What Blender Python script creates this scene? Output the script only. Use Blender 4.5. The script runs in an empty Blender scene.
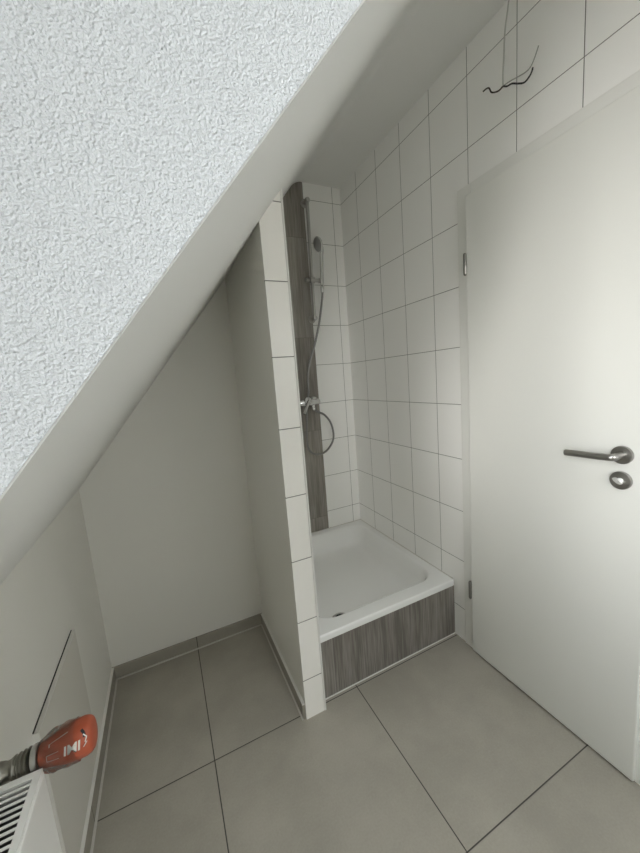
import bpy, bmesh, math, random
from mathutils import Vector, Matrix, noise
random.seed(4)
sc = bpy.context.scene
COL = sc.collection

# ------------------------------------------------------------------ dimensions (metres)
CAM_H = 1.3345
L, R = -0.3611, 1.2002            # knee wall / tiled wall
H = 2.5158                        # flat ceiling
YN, YS, YP, YF = 1.7453, 2.0406, 1.1261, 1.1614   # niche back, shower back, partition end, tray front
YC = 0.2926                       # dormer cheek
PL, PR = 0.3586, 0.4441           # partition faces
SA, SB = 0.952, 1.2464            # slope: z = SA + SB*(x-L)
YR = -1.55                        # rear wall
ZT, TH, TW = 2.4207, 0.25, 0.2011
zs = lambda x: SA + SB * (x - L)
XK = L + (H - SA) / SB

# ------------------------------------------------------------------ node helpers
def new_mat(name):
    m = bpy.data.materials.new(name); m.use_nodes = True
    nt = m.node_tree
    return m, nt, nt.nodes['Principled BSDF']
def nd(nt, typ, **kw):
    n = nt.nodes.new(typ)
    for k, v in kw.items(): setattr(n, k, v)
    return n
def mth(nt, op, a, b=None, c=None):
    n = nd(nt, 'ShaderNodeMath', operation=op)
    for i, v in enumerate((a, b, c)):
        if v is None: continue
        if isinstance(v, (int, float)): n.inputs[i].default_value = v
        else: nt.links.new(v, n.inputs[i])
    return n.outputs[0]
def mix(nt, fac, a, b):
    n = nd(nt, 'ShaderNodeMix', data_type='RGBA')
    for i, v in ((0, fac), (6, a), (7, b)):
        if isinstance(v, (int, float)): n.inputs[i].default_value = v
        elif isinstance(v, tuple): n.inputs[i].default_value = (*v, 1)
        else: nt.links.new(v, n.inputs[i])
    return n.outputs[2]
def coords(nt):
    tc = nd(nt, 'ShaderNodeTexCoord'); sp = nd(nt, 'ShaderNodeSeparateXYZ')
    nt.links.new(tc.outputs['Object'], sp.inputs[0])
    return tc.outputs['Object'], sp.outputs
def noise_tex(nt, vec, scale, detail=2, rough=.5, stretch=None):
    if stretch:
        mp = nd(nt, 'ShaderNodeMapping'); mp.inputs['Scale'].default_value = stretch
        nt.links.new(vec, mp.inputs['Vector']); vec = mp.outputs[0]
    n = nd(nt, 'ShaderNodeTexNoise'); nt.links.new(vec, n.inputs['Vector'])
    n.inputs['Scale'].default_value = scale; n.inputs['Detail'].default_value = detail
    n.inputs['Roughness'].default_value = rough
    return n.outputs['Fac']
def bump(nt, bs, height, strength, dist):
    b = nd(nt, 'ShaderNodeBump'); b.inputs['Strength'].default_value = strength
    b.inputs['Distance'].default_value = dist
    nt.links.new(height, b.inputs['Height']); nt.links.new(b.outputs[0], bs.inputs['Normal'])
def ramp(nt, v, lo, hi):
    n = nd(nt, 'ShaderNodeMapRange', interpolation_type='SMOOTHSTEP')
    nt.links.new(v, n.inputs['Value']); n.inputs['From Min'].default_value = lo; n.inputs['From Max'].default_value = hi
    return n.outputs[0]
def line_dist(nt, c, off, per):
    f = mth(nt, 'DIVIDE', mth(nt, 'SUBTRACT', c, off), per)
    f = mth(nt, 'SUBTRACT', mth(nt, 'FRACT', mth(nt, 'ADD', f, .5)), .5)
    return mth(nt, 'MULTIPLY', mth(nt, 'ABSOLUTE', f), per)

def plain(name, col, rough=.5, metal=0., ior=1.45, nscale=0, nstr=.1, ndist=.001, coat=0., var=0.):
    m, nt, b = new_mat(name)
    b.inputs['Base Color'].default_value = (*col, 1); b.inputs['Roughness'].default_value = rough
    b.inputs['Metallic'].default_value = metal; b.inputs['IOR'].default_value = ior
    b.inputs['Coat Weight'].default_value = coat
    v, _ = coords(nt)
    if nscale:
        bump(nt, b, noise_tex(nt, v, nscale, 3, .6), nstr, ndist)
    f = noise_tex(nt, v, 9, 3)
    nt.links.new(mix(nt, f, tuple(c * (1 - var) for c in col), tuple(min(1, c * (1 + var)) for c in col)), b.inputs['Base Color'])
    return m
def tile_mat(name, col, grout, rough, ax=None, vert=None, horiz=None, half=.0011, marble=0., ax2=2):
    """ax: which object axis the joints 'vert' = (offset, period) run across; horiz the same for ax2."""
    m, nt, b = new_mat(name); v, s = coords(nt)
    d = None
    if vert: d = line_dist(nt, s[ax], *vert)
    if horiz:
        e = line_dist(nt, s[ax2], *horiz); d = e if d is None else mth(nt, 'MINIMUM', d, e)
    k = ramp(nt, d, half * .7, half * 1.4)
    if marble:
        f = noise_tex(nt, v, 3.2, 5, .6); f2 = noise_tex(nt, v, 160, 2, .6)
        f = mth(nt, 'ADD', mth(nt, 'MULTIPLY', f, .75), mth(nt, 'MULTIPLY', f2, .25))
        f = ramp(nt, f, .3, .7)
        tc = mix(nt, f, tuple(c * (1 - marble) for c in col), tuple(c * (1 + marble) for c in col))
    else: tc = mix(nt, .5, col, col)
    nt.links.new(mix(nt, k, grout, tc), b.inputs['Base Color'])
    nt.links.new(mth(nt, 'MULTIPLY_ADD', k, rough - .8, .8), b.inputs['Roughness'])
    hgt = mth(nt, 'ADD', ramp(nt, d, half * .6, half * 3), mth(nt, 'MULTIPLY', noise_tex(nt, v, 7, 1), .25))
    bump(nt, b, hgt, .5, .0012)
    return m
def wood_mat(name, dark, light, ax, width, off, zseam=None):
    m, nt, b = new_mat(name); v, s = coords(nt)
    st = [34, 34, 34]; st[2] = 1.6
    pl = mth(nt, 'FLOOR', mth(nt, 'DIVIDE', mth(nt, 'SUBTRACT', s[ax], off), width))
    if zseam: 
        pz = mth(nt, 'FLOOR', mth(nt, 'DIVIDE', mth(nt, 'SUBTRACT', s[2], zseam[0]), zseam[1]))
        pl = mth(nt, 'ADD', pl, mth(nt, 'MULTIPLY', pz, 7.3))
    wn = nd(nt, 'ShaderNodeTexWhiteNoise', noise_dimensions='1D'); nt.links.new(pl, wn.inputs['W'])
    cb = nd(nt, 'ShaderNodeCombineXYZ'); nt.links.new(mth(nt, 'MULTIPLY', wn.outputs[0], 9.), cb.inputs[2])
    va = nd(nt, 'ShaderNodeVectorMath', operation='ADD'); nt.links.new(v, va.inputs[0]); nt.links.new(cb.outputs[0], va.inputs[1])
    f1 = noise_tex(nt, va.outputs[0], 1., 4, .62, tuple(st))
    f2 = noise_tex(nt, va.outputs[0], 1., 3, .6, (150, 150, 5))
    f3 = noise_tex(nt, va.outputs[0], 1., 3, .6, (9, 9, 2.2))
    f = mth(nt, 'ADD', mth(nt, 'ADD', mth(nt, 'MULTIPLY', f1, .35), mth(nt, 'MULTIPLY', f2, .42)), mth(nt, 'MULTIPLY', f3, .23))
    f = mth(nt, 'ADD', ramp(nt, f, .33, .67), mth(nt, 'MULTIPLY', mth(nt, 'SUBTRACT', wn.outputs[0], .5), .45))
    c = mix(nt, f, dark, light)
    d = line_dist(nt, s[ax], off, width)
    if zseam: d = mth(nt, 'MINIMUM', d, line_dist(nt, s[2], *zseam))
    k = ramp(nt, d, .0005, .0012)
    nt.links.new(mix(nt, k, tuple(x * .8 for x in dark), c), b.inputs['Base Color'])
    b.inputs['Roughness'].default_value = .48
    bump(nt, b, f, .15, .001)
    return m

WALL = (.785, .775, .735)
M = {}
M['plaster'] = plain('smooth_plaster', WALL, .85, nscale=60, nstr=.12, ndist=.002)
M['ceil'] = plain('smooth_painted_ceiling', (.785, .787, .772), .88, nscale=45, nstr=.08, ndist=.002)
M['door'] = plain('white_lacquer', (.80, .80, .765), .32, nscale=25, nstr=.01)
M['frame'] = plain('white_frame_lacquer', (.80, .80, .77), .35)
M['tile_r'] = tile_mat('white_tile_side', (.93, .925, .905), (.15, .145, .135), .16, 1, (1.8507, TW), (ZT, TH))
M['tile_b'] = tile_mat('white_tile_back', (.93, .925, .905), (.15, .145, .135), .16, 0, (.9402, TW), (ZT, TH))
M['tile_p'] = tile_mat('white_tile_pier', (.93, .91, .87), (.15, .145, .135), .2, None, None, (1.6647, .2489), .0014)
M['tile_s'] = tile_mat('white_tile_pier_side', (.93, .925, .905), (.15, .145, .135), .16, 1, (1.8507, TW), (ZT, TH))
M['floor'] = tile_mat('beige_grey_floor_tile', (.37, .345, .295), (.06, .055, .048), .42, 0, (.0076, .599), (1.1523, .5876), .0016, .12, 1)
M['skirt'] = tile_mat('beige_grey_skirting_tile', (.34, .317, .272), (.06, .055, .048), .45, 0, (.0076, .599), None, .0016, .07)
M['skirt_y'] = tile_mat('beige_grey_skirting_tile_side', (.34, .317, .272), (.06, .055, .048), .45, 1, (1.1523, .5876), None, .0012, .07)
M['mortar'] = plain('pale_grey_sealant', (.62, .60, .56), .6)
M['white_seal'] = plain('white_sealant', (.8, .79, .76), .4)
M['wood_w'] = wood_mat('grey_wood_look_tile', (.17, .152, .133), (.36, .335, .30), 0, .30, .6402, (2.195, .6))
M['wood_a'] = wood_mat('grey_wood_look_apron', (.150, .133, .118), (.37, .345, .315), 0, .25, .4441)
M['enamel'] = plain('white_enamel', (.90, .90, .885), .09, coat=.3)
M['chrome'] = plain('chrome', (.72, .72, .72), .12, 1.)
M['satin'] = plain('satin_chrome', (.50, .49, .475), .28, 1.)
M['steel'] = plain('brushed_steel', (.36, .35, .335), .30, 1., nscale=300, nstr=.03)
M['hose'] = plain('metal_hose', (.32, .315, .31), .3, 1.)
M['nickel'] = plain('nickel_brass', (.34, .33, .295), .38, 1., nscale=90, nstr=.25, ndist=.003)
M['rad'] = plain('radiator_enamel', (.82, .815, .79), .3)
M['bright'] = plain('bright_satin_metal', (.88, .88, .87), .42, .75)
M['shade_fins'] = plain('shade_dark_fins', (.06, .06, .058), .6)  # near-black fin colour paints in the shade seen through the grille slots
M['dark'] = plain('dark_cavity', (.02, .02, .02), .8)
M['panel'] = plain('matt_panel', (.66, .64, .595), .7, nscale=80, nstr=.1)
M['orange'] = plain('orange_plastic', (.46, .10, .048), .36, var=.12)
M['print'] = plain('white_print', (.8, .76, .7), .5)
M['ink'] = plain('black_print', (.02, .02, .022), .5)
M['cable'] = plain('grey_cable_sheath', (.50, .495, .475), .55)
M['brown'] = plain('brown_wire', (.045, .03, .022), .5)
M['black'] = plain('black_wire', (.02, .02, .02), .5)
M['copper'] = plain('bare_copper', (.4, .25, .16), .4, 1.)
M['grey_w'] = plain('pale_grey_wire', (.33, .33, .31), .5)
M['spray'] = plain('grey_spray_plate', (.42, .42, .41), .4)
M['brass_pin'] = plain('hinge_steel', (.30, .29, .275), .3, 1.)

# rough textured wall covering on the dormer cheek
m, nt, b = new_mat('coarse_textured_plaster'); v, s = coords(nt)
b.inputs['Base Color'].default_value = (.63, .655, .68, 1); b.inputs['Roughness'].default_value = .85
na = noise_tex(nt, v, 530, 0, .4); nb = noise_tex(nt, v, 950, 0, .5); nc = noise_tex(nt, v, 230, 0, .5)
hh = mth(nt, 'ADD', mth(nt, 'MULTIPLY', na, 1.5), mth(nt, 'ADD', mth(nt, 'MULTIPLY', nb, .6), mth(nt, 'MULTIPLY', nc, .6)))
bump(nt, b, hh, .85, .0013)
M['rough'] = m

m = bpy.data.materials.new('window_glass'); m.use_nodes = True; nt = m.node_tree; nt.nodes.clear()
o_ = nd(nt, 'ShaderNodeOutputMaterial'); mx = nd(nt, 'ShaderNodeMixShader'); fr = nd(nt, 'ShaderNodeFresnel')
t_ = nd(nt, 'ShaderNodeBsdfTransparent'); g_ = nd(nt, 'ShaderNodeBsdfGlossy'); g_.inputs['Roughness'].default_value = .0
nt.links.new(fr.outputs[0], mx.inputs[0]); nt.links.new(t_.outputs[0], mx.inputs[1]); nt.links.new(g_.outputs[0], mx.inputs[2]); nt.links.new(mx.outputs[0], o_.inputs[0])
M['glass'] = m
m = bpy.data.materials.new('clear_film'); m.use_nodes = True; nt = m.node_tree; nt.nodes.clear()
o_ = nd(nt, 'ShaderNodeOutputMaterial'); mx = nd(nt, 'ShaderNodeMixShader'); lw = nd(nt, 'ShaderNodeLayerWeight'); lw.inputs[0].default_value = .35
t_ = nd(nt, 'ShaderNodeBsdfTransparent'); t_.inputs[0].default_value = (.93, .95, .95, 1)
g_ = nd(nt, 'ShaderNodeBsdfGlossy'); g_.inputs['Roughness'].default_value = .12
fa = mth(nt, 'MULTIPLY', lw.outputs['Fresnel'], .85)
nt.links.new(fa, mx.inputs[0]); nt.links.new(t_.outputs[0], mx.inputs[1]); nt.links.new(g_.outputs[0], mx.inputs[2]); nt.links.new(mx.outputs[0], o_.inputs[0])
M['film'] = m

# ------------------------------------------------------------------ mesh helpers
def root_loc(p):
    v = Vector((0, 0, 0))
    while p is not None: v += p.location; p = p.parent
    return v
def obj(name, bm, mat, parent=None, smooth=False, label=None, bevel=0):
    me = bpy.data.meshes.new(name)
    bmesh.ops.recalc_face_normals(bm, faces=bm.faces)
    if parent is not None: bmesh.ops.translate(bm, verts=bm.verts, vec=-root_loc(parent))
    bm.to_mesh(me); bm.free()
    for mm in (mat if isinstance(mat, (list, tuple)) else [mat]): me.materials.append(mm)
    if smooth:
        for p in me.polygons: p.use_smooth = True
        try: me.set_sharp_from_angle(angle=math.radians(38))
        except Exception: pass
    o = bpy.data.objects.new(name, me); COL.objects.link(o)
    if parent is not None: o.parent = parent
    if label: o['label'] = label
    if bevel:
        bv = o.modifiers.new('edge', 'BEVEL'); bv.width = bevel; bv.segments = 2; bv.limit_method = 'ANGLE'; bv.angle_limit = math.radians(50)
    return o
def struct(name, bm, mat, label, cat, **k):
    o = obj(name, bm, mat, **k); o['kind'] = 'structure'; o['label'] = label; o['category'] = cat
    return o
def tag(o, label, cat, group=None):
    o['label'] = label; o['category'] = cat
    if group: o['group'] = group
    return o
def thing(name, loc, label, cat, group=None):
    o = bpy.data.objects.new(name, None); COL.objects.link(o); o.location = loc; o.empty_display_size = .05
    return tag(o, label, cat, group)
def B(): return bmesh.new()
def box(bm, x0, x1, y0, y1, z0, z1, mi=0):
    vs = [bm.verts.new((x, y, z)) for x in (x0, x1) for y in (y0, y1) for z in (z0, z1)]
    for f in ((0, 1, 3, 2), (4, 6, 7, 5), (0, 4, 5, 1), (2, 3, 7, 6), (0, 2, 6, 4), (1, 5, 7, 3)):
        bm.faces.new([vs[i] for i in f]).material_index = mi
    return bm
def prism_y(bm, pts, y0, y1):           # polygon in XZ pulled along Y
    a = [bm.verts.new((x, y0, z)) for x, z in pts]; c = [bm.verts.new((x, y1, z)) for x, z in pts]
    bm.faces.new(a); bm.faces.new(c[::-1]); n = len(pts)
    for i in range(n): bm.faces.new((a[i], c[i], c[(i + 1) % n], a[(i + 1) % n]))
    return bm
def frame_of(d):
    d = Vector(d).normalized(); u = d.orthogonal().normalized(); return d, u, d.cross(u)
def rings(bm, rs, cap=True, close=False):
    n = len(rs[0]); vs = [[bm.verts.new(p) for p in r] for r in rs]
    for a, c in zip(vs, vs[1:]):
        for i in range(n): bm.faces.new((a[i], a[(i + 1) % n], c[(i + 1) % n], c[i]))
    if cap: bm.faces.new(vs[0][::-1]); bm.faces.new(vs[-1])
    return bm
def lathe(bm, p, d, prof, n=32, hexes=(), up=None):      # prof: (distance along d, radius)
    d = Vector(d).normalized()
    u = Vector(up).normalized() if up else d.orthogonal().normalized(); w = d.cross(u); p = Vector(p)
    rs = []
    for k, (t, r) in enumerate(prof):
        ring = []
        for i in range(n):
            a = 2 * math.pi * i / n; rr = r
            if k in hexes: rr = r / math.cos((a % (math.pi / 3)) - math.pi / 6) * .9
            ring.append(p + d * t + (u * math.cos(a) + w * math.sin(a)) * max(rr, 1e-4))
        rs.append(ring)
    return rings(bm, rs)
def cyl(bm, a, c, r, n=24): 
    a, c = Vector(a), Vector(c); return lathe(bm, a, c - a, [(0, r), ((c - a).length, r)], n)
def smooth_path(pts, sub=8):
    P = [Vector(p) for p in pts]; P = [P[0] * 2 - P[1]] + P + [P[-1] * 2 - P[-2]]; out = []
    for i in range(1, len(P) - 2):
        a, b_, c, d = P[i - 1:i + 3]
        for k in range(sub):
            t = k / sub
            out.append(.5 * ((2 * b_) + (c - a) * t + (2 * a - 5 * b_ + 4 * c - d) * t * t + (3 * b_ - a - 3 * c + d) * t ** 3))
    out.append(P[-2]); return out
def tube(bm, pts, r, n=12, sub=8, rib=0):
    P = smooth_path(pts, sub) if sub else [Vector(p) for p in pts]
    t = (P[1] - P[0]).normalized(); u = t.orthogonal().normalized(); rs = []
    for i, p in enumerate(P):
        q = (P[min(i + 1, len(P) - 1)] - P[max(i - 1, 0)]).normalized()
        u = (u - q * u.dot(q)).normalized(); w = q.cross(u)
        rr = (r[0] + (r[1] - r[0]) * i / (len(P) - 1)) if isinstance(r, tuple) else r
        if rib and i % 2: rr -= rib
        rs.append([p + (u * math.cos(2 * math.pi * k / n) + w * math.sin(2 * math.pi * k / n)) * rr for k in range(n)])
    return rings(bm, rs)

# ------------------------------------------------------------------ the room
struct('floor', box(B(), L - .25, R + .1, YR - .2, YS + .1, -.1, 0), M['floor'], 'large beige-grey stone-look floor tiles with thin dark joints', 'floor')

# rounded kink between sloped and flat ceiling
ang = math.atan(SB); rad = .10; tl = rad * math.tan(ang / 2)
K = Vector((XK, H)); d1 = Vector((-math.cos(ang), -math.sin(ang))); A = K + d1 * tl; Bp = K + Vector((tl, 0))
cen = Vector((Bp.x, H - rad)); prof = [(L - .012, zs(L - .012))]
for i in range(17):
    a = math.pi / 2 + ang * (1 - i / 16)
    prof.append((cen.x + rad * math.cos(a), cen.y + rad * math.sin(a)))
prof_full = prof + [(R + .1, H)]
bm = B()
prism_y(bm, prof_full + [(R + .1, H + .05)] + [(x - .03, z + .05) for x, z in reversed(prof)] , YC, YS + .1)
kx0, kx1, ky0, ky1 = .0, .85, -1.40, -.15         # opening for an added, unseen roof window overhead
box(bm, L - .25, kx0, YR - .2, YC, H, H + .05); box(bm, kx1, R + .1, YR - .2, YC, H, H + .05)
box(bm, kx0, kx1, YR - .2, ky0, H, H + .05); box(bm, kx0, kx1, ky1, YC, H, H + .05)
struct('ceiling', bm, M['ceil'], 'smooth white ceiling, sloped on one side and rounding into the flat part over the shower', 'ceiling', smooth=True)

bm = B(); prism_y(bm, [(x - .0009, z + .0011) for x, z in prof] + [(L - .25, H), (L - .25, zs(L - .012))], YC - .001, YC + .06)
struct('wall_dormer', bm, M['rough'], 'bright coarse-textured white triangular dormer wall above the slope', 'wall')

LW = L - .012
bm = B(); WT = .10; wy0, wy1, wz0, wz1 = -.95, .20, .98, 2.20
box(bm, LW - WT, LW, YR - .2, YS + .1, -.1, SA + SB * -.012)
box(bm, LW - WT, LW, YR - .2, YC + .05, SA, wz0); box(bm, LW - WT, LW, YR - .2, YC + .05, wz1, H + .05)
box(bm, LW - WT, LW, YR - .2, wy0, wz0, wz1); box(bm, LW - WT, LW, wy1, YC + .05, wz0, wz1)
struct('wall_left', bm, M['plaster'], 'low smooth white knee wall under the slope behind the radiator', 'wall')
bm = B(); fx0, fx1 = LW - .085, LW - .02
for a, b_, c, d in ((wy0, wy1, wz0, wz0 + .06), (wy0, wy1, wz1 - .06, wz1)): box(bm, fx0, fx1, a, b_, c, d)
for a, b_ in ((wy0, wy0 + .06), (wy1 - .06, wy1), (-.405, -.345)): box(bm, fx0, fx1, a, b_, wz0 + .06, wz1 - .06)
win = struct('window_1', bm, M['frame'], 'white two-light dormer window beside the textured wall', 'window')
obj('pane', box(box(B(), fx0 + .03, fx0 + .036, wy0 + .055, -.4, wz0 + .055, wz1 - .055), fx0 + .03, fx0 + .036, -.35, wy1 - .055, wz0 + .055, wz1 - .055), M['glass'], win)
obj('window_sill', box(B(), fx1, LW + .03, wy0 + .002, wy1 - .002, wz0 - .0, wz0 + .02), M['frame'], win, bevel=.003)

bm = B(); prism_y(bm, [(LW, 0), (PL + .005, 0), (PL + .005, zs(PL + .005) + .01), (LW, zs(LW) + .01)], YN + .01, YN + .1)
struct('wall_niche', bm, M['plaster'], 'smooth white back wall of the empty niche under the slope', 'wall')

bm = B(); prism_y(bm, [(PL, 0), (PR - .008, 0), (PR - .008, zs(PR - .008) + .01), (PL, zs(PL) + .01)], YP + .008, YS + .01)
part = struct('wall_partition', bm, M['plaster'], 'thin white partition between niche and shower with a tiled end', 'wall')
bm = B(); prism_y(bm, [(PL, 0), (PR - .006, 0), (PR - .006, zs(PR) - .004), (PL, zs(PL) + .004)], YP, YP + .008)
obj('end_tiles', bm, M['tile_p'], part, label='narrow white tiles on the end of the partition')
obj('side_tiles', prism_y(B(), [(PR - .008, 0), (PR, 0), (PR, zs(PR) + .008), (PR - .008, zs(PR - .008) + .008)], YP + .008, YS), M['tile_s'], part)
obj('edge_profile', prism_y(B(), [(PR - .0045, 0), (PR + .001, 0), (PR + .001, zs(PR) + .006), (PR - .0045, zs(PR - .005) + .006)], YP - .0015, YP + .010), M['white_seal'], part, label='white corner profile')

wb = struct('wall_back', box(B(), PR - .01, R + .1, YS, YS + .1, 0, H + .02), M['tile_b'], 'white tiled rear wall of the shower', 'wall')
WX0, WX1 = .6402, .9402
bm = B(); prism_y(bm, [(WX0, .2), (WX1, .2), (WX1, H - .004)] + [(x, z) for x, z in reversed(prof[1:]) if WX0 < x < WX1] + [(WX0, zs(WX0))], YS - .002, YS + .002)
obj('wood_tile_strip', bm, M['wood_w'], wb, label='tall strip of grey wood-look tiles behind the shower rail')

OY0, OY1, OZ = .449, 1.032, 1.986
bm = B()
box(bm, R + .045, R + .12, YR - .2, YS + .1, 0, H + .02)
box(bm, R, R + .045, YR - .2, OY0, 0, H + .02); box(bm, R, R + .045, OY1, YS + .1, 0, H + .02); box(bm, R, R + .045, OY0, OY1, OZ, H + .02)
struct('wall_right', bm, M['tile_r'], 'white tiled side wall with the door in it', 'wall')
bm = B(); vx0, vx1, vz0, vz1 = .40, 1.05, 1.35, 2.20
box(bm, L - .25, vx0, YR - .2, YR, 0, H + .02); box(bm, vx1, R + .1, YR - .2, YR, 0, H + .02)
box(bm, vx0, vx1, YR - .2, YR, 0, vz0); box(bm, vx0, vx1, YR - .2, YR, vz1, H + .02)
struct('wall_rear', bm, M['plaster'], 'smooth white wall opposite the shower', 'wall')
bm = B()
for a, b_ in ((vz0, vz0 + .06), (vz1 - .06, vz1)): box(bm, vx0, vx1, YR - .14, YR - .08, a, b_)
for a, b_ in ((vx0, vx0 + .06), (vx1 - .06, vx1), (.695, .755)): box(bm, a, b_, YR - .14, YR - .08, vz0 + .06, vz1 - .06)
added_win_rear = struct('added_window_rear', bm, M['frame'], 'added unseen two-light window for fill light, opposite the shower', 'window')  # unseen window added behind the camera as fill light
bm = B()
for a, b_ in ((vx0 + .055, .70), (.75, vx1 - .055)): box(bm, a, b_, YR - .115, YR - .11, vz0 + .055, vz1 - .055)
obj('pane', bm, M['glass'], added_win_rear)

# door
dr = struct('door_1', box(B(), R - .0199, R + .022, .4360, 1.0447, .007, 1.9988), M['door'], 'plain white closed door leaf in the tiled wall', 'door', bevel=.004)
bm = B(); fx = R - .006
for a, b_ in ((1.030, 1.0956), (.385, .4505)): box(bm, fx, R + .044, a, b_, 0, 2.0385)
box(bm, fx, R + .044, .4505, 1.030, 1.984, 2.0385)
# stepped inner lip of the frame
bm2 = bm
obj('door_frame', bm2, M['frame'], dr, bevel=.0025)
obj('sealant_line', box(box(B(), R - .004, R, 1.0956, 1.0985, 0, 2.0385), R - .004, R, .385, 1.0985, 2.0385, 2.041), M['white_seal'], dr)
for z0, z1 in ((1.700, 1.787), (.268, .356)):
    bm = B(); hx, hy = R - .020, 1.0500
    lathe(bm, (hx, hy, z0), (0, 0, 1), [(0, .003), (.003, .0058), (.007, .0075), (.046, .0075), (.0465, .0066), (.048, .0066), (.0485, .0075), (z1 - z0 - .006, .0075), (z1 - z0 - .002, .006), (z1 - z0, .003)], 20)
    box(bm, hx, hx + .014, hy - .003, hy + .001, z0 + .006, z1 - .006)
    obj('hinge', bm, M['brass_pin'], dr, smooth=True)
DX = R - .0199
hd = (DX, .503, 1.0495)
bm = B(); lathe(bm, hd, (-1, 0, 0), [(0, .0265), (.007, .0265), (.009, .0255), (.0095, .024), (.0095, .012)], 40)
ros = obj('handle_rose', bm, M['steel'], dr, smooth=True)
bm = B(); lx = DX - .052
tube(bm, [(DX - .006, .503, 1.0495), (DX - .030, .503, 1.0495), (DX - .043, .5035, 1.0493), (lx + .001, .509, 1.0488), (lx, .52, 1.048), (lx, .56, 1.0465), (lx, .60, 1.0455), (lx, .627, 1.0445)], .0100, 20, 8)
lathe(bm, (lx, .6265, 1.0445), (0, 1, -.03), [(0, .0098), (.0015, .0096), (.0025, .0085)], 20)
obj('door_handle', bm, M['steel'], dr, smooth=True)
kc = (DX, .503, .9735)
bm = B(); lathe(bm, kc, (-1, 0, 0), [(0, .0265), (.007, .0265), (.009, .0255), (.0095, .024), (.0095, .001)], 40)
kr = obj('lock_rose', bm, M['steel'], dr, smooth=True)
bm = B(); lathe(bm, (DX - .009, kc[1], kc[2]), (-1, 0, 0), [(0, .0085), (.004, .0085), (.005, .0075)], 24)
sdir = Vector((0, .8, .55)).normalized(); sp_ = Vector((0, -sdir.z, sdir.y)); c0 = Vector((DX - .013, kc[1] + .002, kc[2] + .001))
ringf = []
for xo in (0, -.010):
    ringf.append([c0 + Vector((xo, 0, 0)) + sdir * (.0130 * math.cos(a)) + sp_ * (.0052 * math.sin(a)) for a in [2 * math.pi * i / 24 for i in range(24)]])
rings(bm, ringf)
obj('thumb_turn', bm, M['bright'], kr, smooth=True, label='bright oval thumb turn')

# skirtings
def skirt(name, bm, mat, label, seal):
    o = struct(name, bm, mat, label, 'baseboard', bevel=.0015); obj('sealant_line', seal, M['mortar'], o)
zk = .0615
skirt('baseboard_left', box(B(), LW, L, YR, YN + .01, 0, zk), M['skirt_y'], 'beige-grey tile skirting along the knee wall', box(B(), L, L + .007, YR, YN, 0, .004))
skirt('baseboard_back', box(B(), L, PL, YN, YN + .01, 0, zk), M['skirt'], 'beige-grey tile skirting along the niche back wall', box(B(), L, PL - .01, YN - .007, YN, 0, .004))
skirt('baseboard_partition', box(B(), PL - .011, PL, YP + .006, YN, 0, zk), M['skirt_y'], 'beige-grey tile skirting along the partition inside the niche', box(B(), PL - .017, PL - .011, YP + .006, YN - .007, 0, .004))
bm = B(); box(bm, LW + .0005, L - .0008, YR + .01, YN, zk, zk + .003)
obj('top_joint', bm, M['white_seal'], bpy.data.objects['baseboard_left'])
bm = B(); box(bm, PL - .0102, PL - .0002, YP + .008, YN, zk, zk + .003)
obj('top_joint', bm, M['white_seal'], bpy.data.objects['baseboard_partition'])

# ------------------------------------------------------------------ shower tray
X0, X1, Y0, Y1 = PR + .002, R - .002, YF, YS - .0025
tray = thing('shower_tray', ((X0 + X1) / 2, (Y0 + Y1) / 2, 0), 'white enamel shower tray raised on a wood-look tiled apron', 'shower tray')
def rrect(x0, x1, y0, y1, r, z, n=10):
    out = []
    for cx, cy, a0 in ((x1 - r, y1 - r, 0), (x0 + r, y1 - r, 90), (x0 + r, y0 + r, 180), (x1 - r, y0 + r, 270)):
        for i in range(n + 1):
            a = math.radians(a0 + 90 * i / n); out.append((cx + r * math.cos(a), cy + r * math.sin(a), z))
    return out
ZR = .2971
ix0, ix1, iy0, iy1 = X0 + .042, R - .043, 1.234, YS - .045
def ins(d, z, r): return rrect(ix0 + d, ix1 - d, iy0 + d, iy1 - d, r, z)
rs = [rrect(X0 + .004, X1 - .001, Y0 + .004, Y1, .004, ZR - .031), rrect(X0, X1, Y0, Y1, .006, ZR - .029), rrect(X0, X1, Y0, Y1, .006, ZR - .008), rrect(X0 + .001, X1 - .001, Y0 + .0015, Y1 - .001, .006, ZR - .003),
      rrect(X0 + .004, X1 - .003, Y0 + .005, Y1 - .003, .006, ZR), rrect(X0 + .012, X1 - .010, Y0 + .014, Y1 - .01, .01, ZR - .0005),
      ins(-.008, ZR - .001, .105), ins(0, ZR - .003, .10), ins(.006, ZR - .009, .098), ins(.012, ZR - .022, .096), ins(.026, ZR - .07, .09), ins(.042, ZR - .112, .085), ins(.06, ZR - .128, .08), ins(.09, ZR - .135, .07), ins(.16, ZR - .138, .05), ins(.24, ZR - .141, .03)]
bm = B(); vs = [[bm.verts.new(p) for p in r] for r in rs]; n = len(rs[0])
for a, c in zip(vs, vs[1:]):
    for i in range(n): bm.faces.new((a[i], a[(i + 1) % n], c[(i + 1) % n], c[i]))
bm.faces.new(vs[-1])
obj('basin', bm, M['enamel'], tray, smooth=True)
obj('apron_panel', box(B(), PR + .001, R - .0005, YF + .005, YF + .017, .005, ZR - .030), M['wood_a'], tray, label='grey wood-look tiled front panel')
obj('sealant_line', box(B(), PR, R - .0005, YF + .0025, YF + .006, 0, .0035), M['white_seal'], tray)
obj('wall_sealant', box(box(box(B(), R - .0035, R - .0004, YF + .01, YS - .003, ZR - .003, ZR + .003), PR + .0005, R - .0035, YS - .005, YS - .0022, ZR - .003, ZR + .003), PR + .0004, PR + .0035, YF + .01, YS - .005, ZR - .003, ZR + .003), M['mortar'], tray)
bm = B(); lathe(bm, (.660, 1.370, ZR - .1400), (0, 0, 1), [(0, .045), (.003, .045), (.0045, .042), (.0045, .036), (.0015, .034), (.0015, .001)], 40)
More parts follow.
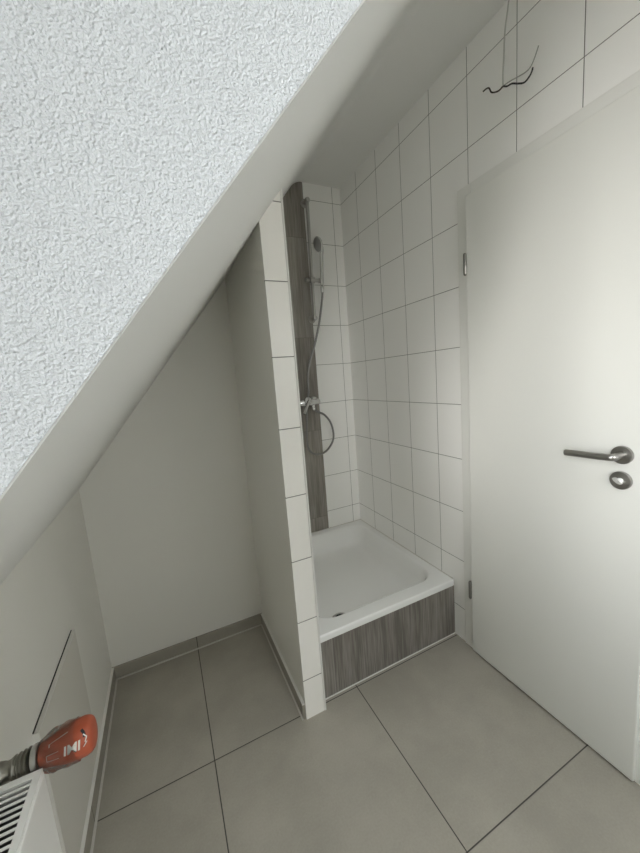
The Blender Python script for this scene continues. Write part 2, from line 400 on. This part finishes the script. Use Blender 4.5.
dn = obj('drain', bm, M['satin'], tray, smooth=True, label='chrome waste fitting')
bm = B(); lathe(bm, (.660, 1.370, ZR - .1384), (0, 0, 1), [(0, .0335), (.0012, .0335), (.0012, .001)], 32)
obj('drain_opening', bm, M['dark'], dn, smooth=True)

# ------------------------------------------------------------------ shower fittings on the rear wall
YRL = YS - .045
rail = thing('shower_rail', (.936, YS, 1.70), 'satin chrome vertical slide rail fixed at the edge of the wood-look tile strip', 'shower rail')
cyl_b = B(); cyl(cyl_b, (.944, YRL, 2.405), (.9345, YRL, 1.695), .0105, 24)
obj('rail', cyl_b, M['satin'], rail, smooth=True)
for x, z in ((.9435, 2.392), (.9348, 1.708)):
    bm = B(); lathe(bm, (x, YS - .002, z), (0, -1, 0), [(0, .024), (.006, .024), (.012, .017), (.030, .0145), (.055, .0145), (.060, .012), (.062, .001)], 28)
    obj('bracket', bm, M['satin'], rail, smooth=True)
bm = B(); lathe(bm, (.892, YRL - .004, 1.934), (1, 0, 0), [(0, .010), (.002, .012), (.018, .012), (.020, .009), (.028, .009), (.030, .0185), (.058, .0185), (.060, .011), (.088, .011), (.090, .0145), (.116, .0145), (.118, .012)], 24)
obj('slider', bm, M['satin'], rail, smooth=True, label='slider with clamp knob and handset holder')

hs = thing('hand_shower', (1.000, YRL - .012, 1.92), 'chrome hand shower with round head clipped to the slide rail', 'hand shower')
bm = B(); tube(bm, [(.9985, YRL - .012, 1.905), (1.000, YRL - .013, 1.95), (1.003, YRL - .015, 2.02), (1.006, YRL - .016, 2.075), (1.008, YRL - .018, 2.098), (1.006, YRL - .022, 2.120), (.996, YRL - .027, 2.136)], (.0105, .0135), 18, 6)
obj('handle', bm, M['chrome'], hs, smooth=True)
hn = Vector((-.95, -.08, -.30)).normalized(); hc = Vector((.982, YRL - .028, 2.138))
bm = B(); lathe(bm, hc - hn * .018, hn, [(0, .008), (.004, .022), (.010, .038), (.015, .0435), (.020, .0435), (.022, .041)], 36)
head = obj('shower_head', bm, M['chrome'], hs, smooth=True)
bm = B(); lathe(bm, hc + hn * .0035, hn, [(0, .0395), (.0018, .0395), (.0025, .037), (.0025, .001)], 36)
obj('spray_plate', bm, M['spray'], head, smooth=True, label='grey spray face')

yw = YRL - .012
mx_ = thing('shower_mixer', (.825, YS, 1.19), 'chrome wall-mounted lever shower mixer on the wood-look tile strip', 'shower tap')
zc, yc = 1.186, YS - .060
for x in (.752, .902):
    bm = B(); lathe(bm, (x, YS - .002, zc + .004), (0, -1, 0), [(0, .030), (.003, .030), (.010, .024), (.012, .0145), (.046, .0145), (.047, .0185), (.066, .0185), (.068, .016)], 28, hexes=(5, 6))
    obj('rosette', bm, M['chrome'], mx_, smooth=True)
bm = B(); lathe(bm, (.736, yc, zc + .002), (1, 0, 0), [(0, .012), (.004, .017), (.03, .0175), (.05, .021), (.062, .0235), (.118, .0235), (.13, .021), (.15, .0175), (.178, .017), (.182, .012)], 28)
lathe(bm, (.827, yc, zc), (-.1, -.8, .35), [(0, .024), (.030, .024), (.034, .021)], 28)
lathe(bm, (.872, yc, zc - .01), (0, 0, -1), [(0, .011), (.022, .011), (.023, .0095), (.028, .0095)], 20)
obj('body', bm, M['chrome'], mx_, smooth=True)
bm = B(); cp = Vector((.826, yc - .022, zc + .012))
lathe(bm, cp, (-.1, -.8, .35), [(0, .024), (.012, .0245), (.020, .020), (.023, .008)], 28)
tube(bm, [cp + Vector((.004, -.014, .004)), cp + Vector((-.014, -.036, -.010)), cp + Vector((-.036, -.058, -.036)), cp + Vector((-.060, -.075, -.070))], (.0105, .0085), 14, 6)
obj('lever', bm, M['chrome'], mx_, smooth=True)

hp = [(.9985, yw, 1.9045), (.9965, yw, 1.86), (.985, yw - .004, 1.80), (.955, yw - .006, 1.675), (.918, yw - .004, 1.555), (.876, yw + .006, 1.44), (.857, yw + .012, 1.35), (.857, yw + .020, 1.26), (.852, YS - .022, 1.20), (.838, YS - .024, 1.13), (.824, yw + .01, 1.06), (.812, yw, .98), (.812, yw - .003, .91), (.832, yw - .008, .866), (.885, yw - .012, .846), (.945, yw - .010, .866), (.990, yw - .006, .918), (1.002, yw, .975), (.985, yw, 1.045), (.945, yw, 1.098), (.900, yw - .002, 1.122), (.876, yc, 1.140), (.872, yc, 1.150)]
hz = thing('shower_hose', (.9, YS - .06, .85), 'dark metal shower hose looping from the hand shower down to the mixer', 'hose')
hp2 = smooth_path(hp, 26)
obj('hose', tube(B(), hp2, .0072, 10, 0, .0012), M['hose'], hz, smooth=True)
bm = B(); lathe(bm, (.9965, yw, 1.860), (.04, 0, 1), [(0, .0085), (.004, .0105), (.030, .0115), (.038, .011)], 18)
obj('swivel_nut', bm, M['chrome'], hz, smooth=True)
bm = B(); lathe(bm, (.8725, yc, 1.138), (0, 0, 1), [(0, .009), (.003, .0115), (.014, .0115), (.016, .010)], 18)
obj('swivel_nut', bm, M['chrome'], hz, smooth=True)

# ------------------------------------------------------------------ loose cable above the door
cb_ = thing('ceiling_cable', (1.172, .855, H), 'thin grey cable hanging from ceiling above door with bare wire ends', 'cable')
obj('sheath', tube(B(), [(1.172, .850, H + .001), (1.172, .856, 2.47), (1.171, .866, 2.41), (1.170, .869, 2.35), (1.169, .872, 2.29), (1.169, .872, 2.252)], .0027, 10), M['cable'], cb_, smooth=True)
J = (1.169, .872, 2.253)
obj('conductor', tube(B(), [J, (1.167, .886, 2.249), (1.164, .902, 2.254), (1.162, .912, 2.262), (1.160, .918, 2.277), (1.160, .928, 2.283), (1.160, .942, 2.284)], .0024, 8), M['brown'], cb_, smooth=True, label='brown wire')
obj('conductor', tube(B(), [J, (1.166, .855, 2.240), (1.162, .835, 2.232), (1.160, .812, 2.215), (1.158, .79, 2.202), (1.156, .772, 2.206), (1.156, .765, 2.214), (1.157, .763, 2.222)], .0024, 8), M['black'], cb_, smooth=True, label='black wire with hooked end')
obj('conductor', tube(B(), [J, (1.172, .852, 2.252), (1.175, .825, 2.247), (1.175, .80, 2.241), (1.175, .783, 2.243), (1.175, .770, 2.258), (1.174, .757, 2.281)], .0017, 8), M['grey_w'], cb_, smooth=True, label='pale grey wire')

# ------------------------------------------------------------------ access panel on the knee wall
ap = thing('access_panel', (LW, 1.12, .12), 'flat pale beige panel on the knee wall behind the radiator valve', 'panel')
obj('board', box(B(), LW + .003, LW + .012, .937, 1.317, .10, .559), M['panel'], ap, bevel=.0015)
obj('edge_strip', box(box(B(), LW, LW + .0125, .937, 1.317, .5595, .562), LW, LW + .0125, .933, .9365, .10, .562), M['white_seal'], ap)
obj('shadow_gap', box(B(), LW, LW + .0030, .935, 1.318, .5622, .5640), M['ink'], ap, label='dark open joint along the top')

# ------------------------------------------------------------------ radiator
RF, RB, RE, RT = -.2550, -.3480, .6525, .7290
RY0, RZ0 = -.55, .105
rd = thing('radiator', ((RF + RB) / 2, (RE + RY0) / 2, RZ0), 'white panel radiator with slotted top grille on the knee wall', 'radiator')
bm = B(); box(bm, RF - .010, RF, RY0, RE, RZ0, RT - .004)
obj('front_panel', bm, M['rad'], rd, bevel=.004)
bm = B(); box(bm, RB, RB + .010, RY0, RE, RZ0, RT - .004)
obj('rear_panel', bm, M['rad'], rd)
for y0, y1 in ((RE - .006, RE), (RY0, RY0 + .006)):
    obj('side_panel', box(B(), RB + .010, RF - .010, y0, y1, RZ0 + .01, RT - .005), M['rad'], rd)
bm = B(); gx0, gx1 = RB + .008, RF - .0125
box(bm, gx1, RF - .002, RY0, RE, RT - .005, RT); box(bm, RB, gx0, RY0, RE, RT - .005, RT)
box(bm, gx0, gx1, RE - .0115, RE, RT - .005, RT); box(bm, gx0, gx1, RY0, RY0 + .0115, RT - .005, RT)
y = RE - .0115 - .0062; k = 0
while y > RY0 + .02:
    box(bm, gx0, gx1, y - .0036, y, RT - .0022, RT - .0005)
    y -= .0102; k += 1
obj('top_grille', bm, M['rad'], rd)
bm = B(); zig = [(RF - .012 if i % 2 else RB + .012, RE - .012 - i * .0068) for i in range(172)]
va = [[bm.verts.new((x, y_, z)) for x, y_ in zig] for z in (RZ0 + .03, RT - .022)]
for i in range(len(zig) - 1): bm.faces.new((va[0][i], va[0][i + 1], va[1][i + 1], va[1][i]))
obj('convector_sheet', bm, M['shade_fins'], rd, label='convector folds coloured dark for the shade inside the radiator')
for yy in (.45, -.35):
    obj('wall_bracket', box(B(), LW + .0015, RB, yy - .015, yy + .015, RZ0 + .05, RT - .06), M['rad'], rd)

# valve with orange protective cap
p0, p1 = Vector((LW, .676, .7245)), Vector((-.185, .676, .7345)); ax = (p1 - p0).normalized()
vv = thing('radiator_valve', p0, 'dull nickel radiator valve and pipe stub beside the top of the radiator', 'valve')
bm = B(); lathe(bm, p0 - ax * .004, ax, [(0, .021), (.006, .021), (.008, .0115), (.028, .0115)], 28)
obj('pipe_stub', bm, M['nickel'], vv, smooth=True)
bm = B(); lathe(bm, p0 + ax * .024, ax, [(0, .0125), (.001, .0175), (.014, .0175), (.015, .014)], 36, hexes=(1, 2))
obj('union_nut', bm, M['nickel'], vv, smooth=True)
bm = B(); lathe(bm, p0 + ax * .039, ax, [(0, .0135), (.003, .0165), (.012, .019), (.020, .0165), (.024, .0145), (.030, .0150)], 32)
lathe(bm, p0 + ax * .052 - Vector((0, 0, .030)), (0, 0, 1), [(0, .010), (.012, .0105), (.022, .013), (.03, .013)], 24)
obj('body', bm, M['nickel'], vv, smooth=True)
bm = B(); q = [(0, .015)]
for i in range(4): q += [(.002 + i * .0065, .0165), (.0055 + i * .0065, .0185 + .0008 * i), (.0075 + i * .0065, .0165)]
lathe(bm, p0 + ax * .069, ax, q, 32)
obj('ribbed_collar', bm, M['nickel'], vv, smooth=True)
bm = B(); lathe(bm, p0 + ax * .098, ax, [(0, .0165), (.001, .0205), (.005, .0215), (.009, .0205), (.010, .018)], 32)
obj('neck_ring', bm, M['satin'], vv, smooth=True)
tube_pts = [p0 + ax * .052 + Vector((0, 0, -.029)), p0 + ax * .052 + Vector((0, .002, -.2)), p0 + ax * .052 + Vector((0, .002, -.5)), Vector((p0.x + .052, .678, .0))]

c0 = p0 + ax * .109
CP = [(0, .0175), (.002, .0190), (.012, .0215), (.026, .0255), (.040, .0288), (.054, .0305), (.066, .0305), (.073, .0285), (.0775, .0240), (.0797, .016), (.0805, .001)]
def cr(t):
    for (a, r0), (c, r1) in zip(CP, CP[1:]):
        if a <= t <= c: return r0 + (r1 - r0) * (t - a) / (c - a)
    return CP[-1][1]
cap = thing('protective_cap', c0, 'orange plastic protective cap with white printing on the radiator valve', 'cap')
UPV = Vector((0, 0, 1)); UPV = (UPV - ax * UPV.dot(ax)).normalized(); SD = ax.cross(UPV)   # SD points to +/-Y
toward = -1 if SD.y > 0 else 1
def onc(t, phi, lift):                     # phi measured from straight up towards the room's viewer side (-Y)
    return c0 + ax * t + (UPV * math.cos(phi) + SD * toward * math.sin(phi)) * (cr(t) + lift)
bm = B(); n = 48; rs = []
tt = [0, .002, .007, .012, .019, .026, .033, .040, .047, .054, .060, .066, .069, .072, .0745, .077, .0785, .0797, .0805]
for t in tt:
    ring = []
    for i in range(n):
        a = 2 * math.pi * i / n
        groove = .0014 * max(0, math.cos(8 * a)) ** 3 * min(1, max(0, (t - .040) / .012)) * (1 if t < .0745 else .3)
        ring.append(onc(t, a, -groove if t < .0803 else 0))
    rs.append(ring)
rings(bm, rs); obj('cap_body', bm, M['orange'], cap, smooth=True)
def wrap_text(txt, size, t0, phi0, name, mat, shear=.0, depth=.0005):
    cu = bpy.data.curves.new('lettering', 'FONT'); cu.body = txt; cu.size = size; cu.align_x = 'LEFT'; cu.align_y = 'CENTER'; cu.shear = shear; cu.offset = size * .025
    to = bpy.data.objects.new('lettering', cu); COL.objects.link(to)
    dg = bpy.context.evaluated_depsgraph_get(); dg.update()
    me = bpy.data.meshes.new_from_object(to.evaluated_get(dg)); bpy.data.objects.remove(to); bpy.data.curves.remove(cu)
    bm = B(); bm.from_mesh(me); bpy.data.meshes.remove(me)
    bmesh.ops.triangulate(bm, faces=bm.faces)
    for v_ in bm.verts:
        t = t0 + v_.co.x; phi = phi0 - v_.co.y / .031
        v_.co = onc(max(.001, min(.0735, t)), phi, .0009)
    return obj(name, bm, mat, cap)
wrap_text('IMI', .020, .038, 1.20, 'printed_letters', M['print'], .15)
def strip_on(bm, pts, w, lift=.0008):
    P = [Vector((a, b_)) for a, b_ in pts]
    for a, c in zip(P, P[1:]):
        d = (c - a); l = d.length; d /= max(l, 1e-9); nrm = Vector((-d.y, d.x)) * w / 2; k = 4
        for i in range(k):
            s0, s1 = a + (c - a) * i / k, a + (c - a) * (i + 1) / k
            q = [bm.verts.new(onc(x.x, x.y / .031, lift)) for x in (s0 - nrm, s1 - nrm, s1 + nrm, s0 + nrm)]
            bm.faces.new(q)
    return bm
bm = B()
strip_on(bm, [(.014, 1.05 * .031), (.032, 1.02 * .031)], .0009); strip_on(bm, [(.014, 1.42 * .031), (.032, 1.40 * .031)], .0009); strip_on(bm, [(.014, 1.05 * .031), (.014, 1.42 * .031)], .0009)
strip_on(bm, [(.020, .42 * .031), (.046, .30 * .031)], .0011); strip_on(bm, [(.018, .62 * .031), (.018, .40 * .031)], .0018)
obj('printed_lines', bm, M['print'], cap)
bm = B()
strip_on(bm, [(.066, .50 * .031), (.070, .70 * .031), (.0705, .90 * .031)], .004)
obj('printed_emblem', bm, M['ink'], cap, label='black emblem near the rim')
bm = B(); strip_on(bm, [(.069, .75 * .031), (.0735, .92 * .031), (.071, 1.15 * .031)], .0016, .0012)
strip_on(bm, [(.068, 1.35 * .031), (.0735, 1.15 * .031)], .0014, .0012)
obj('printed_emblem', bm, M['print'], cap, label='white strokes of the emblem')
# crumpled clear film around the cap
bm = B(); rs = []; n = 56
for k in range(20):
    t = -.004 + k * .0031; ring = []
    for i in range(n):
        a = 2 * math.pi * i / n
        nz = noise.noise(Vector((math.cos(a) * 3.1, math.sin(a) * 3.1, t * 90)))
        flare = .0075 * max(0, 1 - abs(t - .018) / .034)
        ring.append(c0 + ax * t + (UPV * math.cos(a) + SD * toward * math.sin(a)) * (cr(min(max(t, 0), .0645)) + .0022 + flare * .55 + .0045 * nz * (.4 + flare * 100)))
    rs.append(ring)
rings(bm, rs, cap=False); obj('clear_film', bm, M['film'], cap, label='crumpled clear plastic film')

# ------------------------------------------------------------------ daylight
w = bpy.data.worlds.new('overcast_sky'); sc.world = w; w.use_nodes = True; nt = w.node_tree
bg = nt.nodes['Background']; tc = nd(nt, 'ShaderNodeTexCoord'); sp = nd(nt, 'ShaderNodeSeparateXYZ')
nt.links.new(tc.outputs['Generated'], sp.inputs[0])
f = ramp(nt, sp.outputs[2], -.06, .05); g = ramp(nt, sp.outputs[2], .05, .9)
c = mix(nt, f, (.30, .29, .26), mix(nt, g, (.93, .97, 1.0), (2.4, 2.55, 2.62)))
nt.links.new(c, bg.inputs['Color']); bg.inputs['Strength'].default_value = 4.3
bm = B(); gz = H + .03
for a, b_ in ((ky0, ky0 + .05), (ky1 - .05, ky1)): box(bm, kx0, kx1, a, b_, gz, gz + .06)
for a, b_ in ((kx0, kx0 + .05), (kx1 - .05, kx1)): box(bm, a, b_, ky0 + .05, ky1 - .05, gz, gz + .06)
added_win_roof = struct('added_window_roof', bm, M['frame'], 'added unseen roof window overhead for extra light', 'window')  # roof window added for its light on the shower and floor
obj('pane', box(B(), kx0 + .045, kx1 - .045, ky0 + .045, ky1 - .045, gz + .02, gz + .026), M['glass'], added_win_roof)
def portal(loc, rot, sx, sy):
    ld = bpy.data.lights.new('window_portal', 'AREA'); ld.shape = 'RECTANGLE'; ld.size = sx; ld.size_y = sy
    ld.cycles.is_portal = True
    lo = bpy.data.objects.new('window_portal', ld); COL.objects.link(lo); lo.location = loc; lo.rotation_euler = rot
portal((LW - .09, (wy0 + wy1) / 2, (wz0 + wz1) / 2), (0, -math.pi / 2, 0), wz1 - wz0, wy1 - wy0)
portal(((kx0 + kx1) / 2, (ky0 + ky1) / 2, H + .1), (0, 0, 0), kx1 - kx0, ky1 - ky0)
portal(((vx0 + vx1) / 2, YR - .19, (vz0 + vz1) / 2), (math.pi / 2, 0, 0), vx1 - vx0, vz1 - vz0)

sl = bpy.data.lights.new('hazy_sun', 'SUN'); sl.energy = 18.5; sl.angle = math.radians(52); sl.color = (1, .985, .95)
so = bpy.data.objects.new('hazy_sun', sl); COL.objects.link(so); so.location = (-3, -3, 4)
so.rotation_euler = Vector((.525, .82, -.15)).to_track_quat('-Z', 'Y').to_euler()

# ------------------------------------------------------------------ camera
yaw, pit, rol, foc = math.radians(24.6044), math.radians(8.0712), math.radians(-4.4574), 339.7611
fw = Vector((math.sin(yaw) * math.cos(pit), math.cos(yaw) * math.cos(pit), -math.sin(pit)))
rt = Vector((math.cos(yaw), -math.sin(yaw), 0)); up = rt.cross(fw)
r2 = rt * math.cos(rol) + up * math.sin(rol); u2 = -rt * math.sin(rol) + up * math.cos(rol)
cd = bpy.data.cameras.new('camera'); cam = bpy.data.objects.new('camera', cd); COL.objects.link(cam)
cd.sensor_fit = 'HORIZONTAL'; cd.sensor_width = 36; cd.lens = 36 * foc / 640; cd.clip_start = .01
mw = Matrix((r2, u2, -fw)).transposed().to_4x4(); mw.translation = Vector((0, 0, CAM_H)); cam.matrix_world = mw
sc.camera = cam

sc.view_settings.view_transform = 'Standard'; sc.view_settings.look = 'None'; sc.view_settings.gamma = 1
sc.view_settings.use_curve_mapping = False; sc.view_settings.exposure = 0.0
sc.cycles.max_bounces = 14; sc.cycles.diffuse_bounces = 10; sc.cycles.glossy_bounces = 6; sc.cycles.transparent_max_bounces = 12
sc.cycles.use_denoising = True; sc.cycles.caustics_reflective = False; sc.cycles.caustics_refractive = False
sc.cycles.sample_clamp_indirect = 6
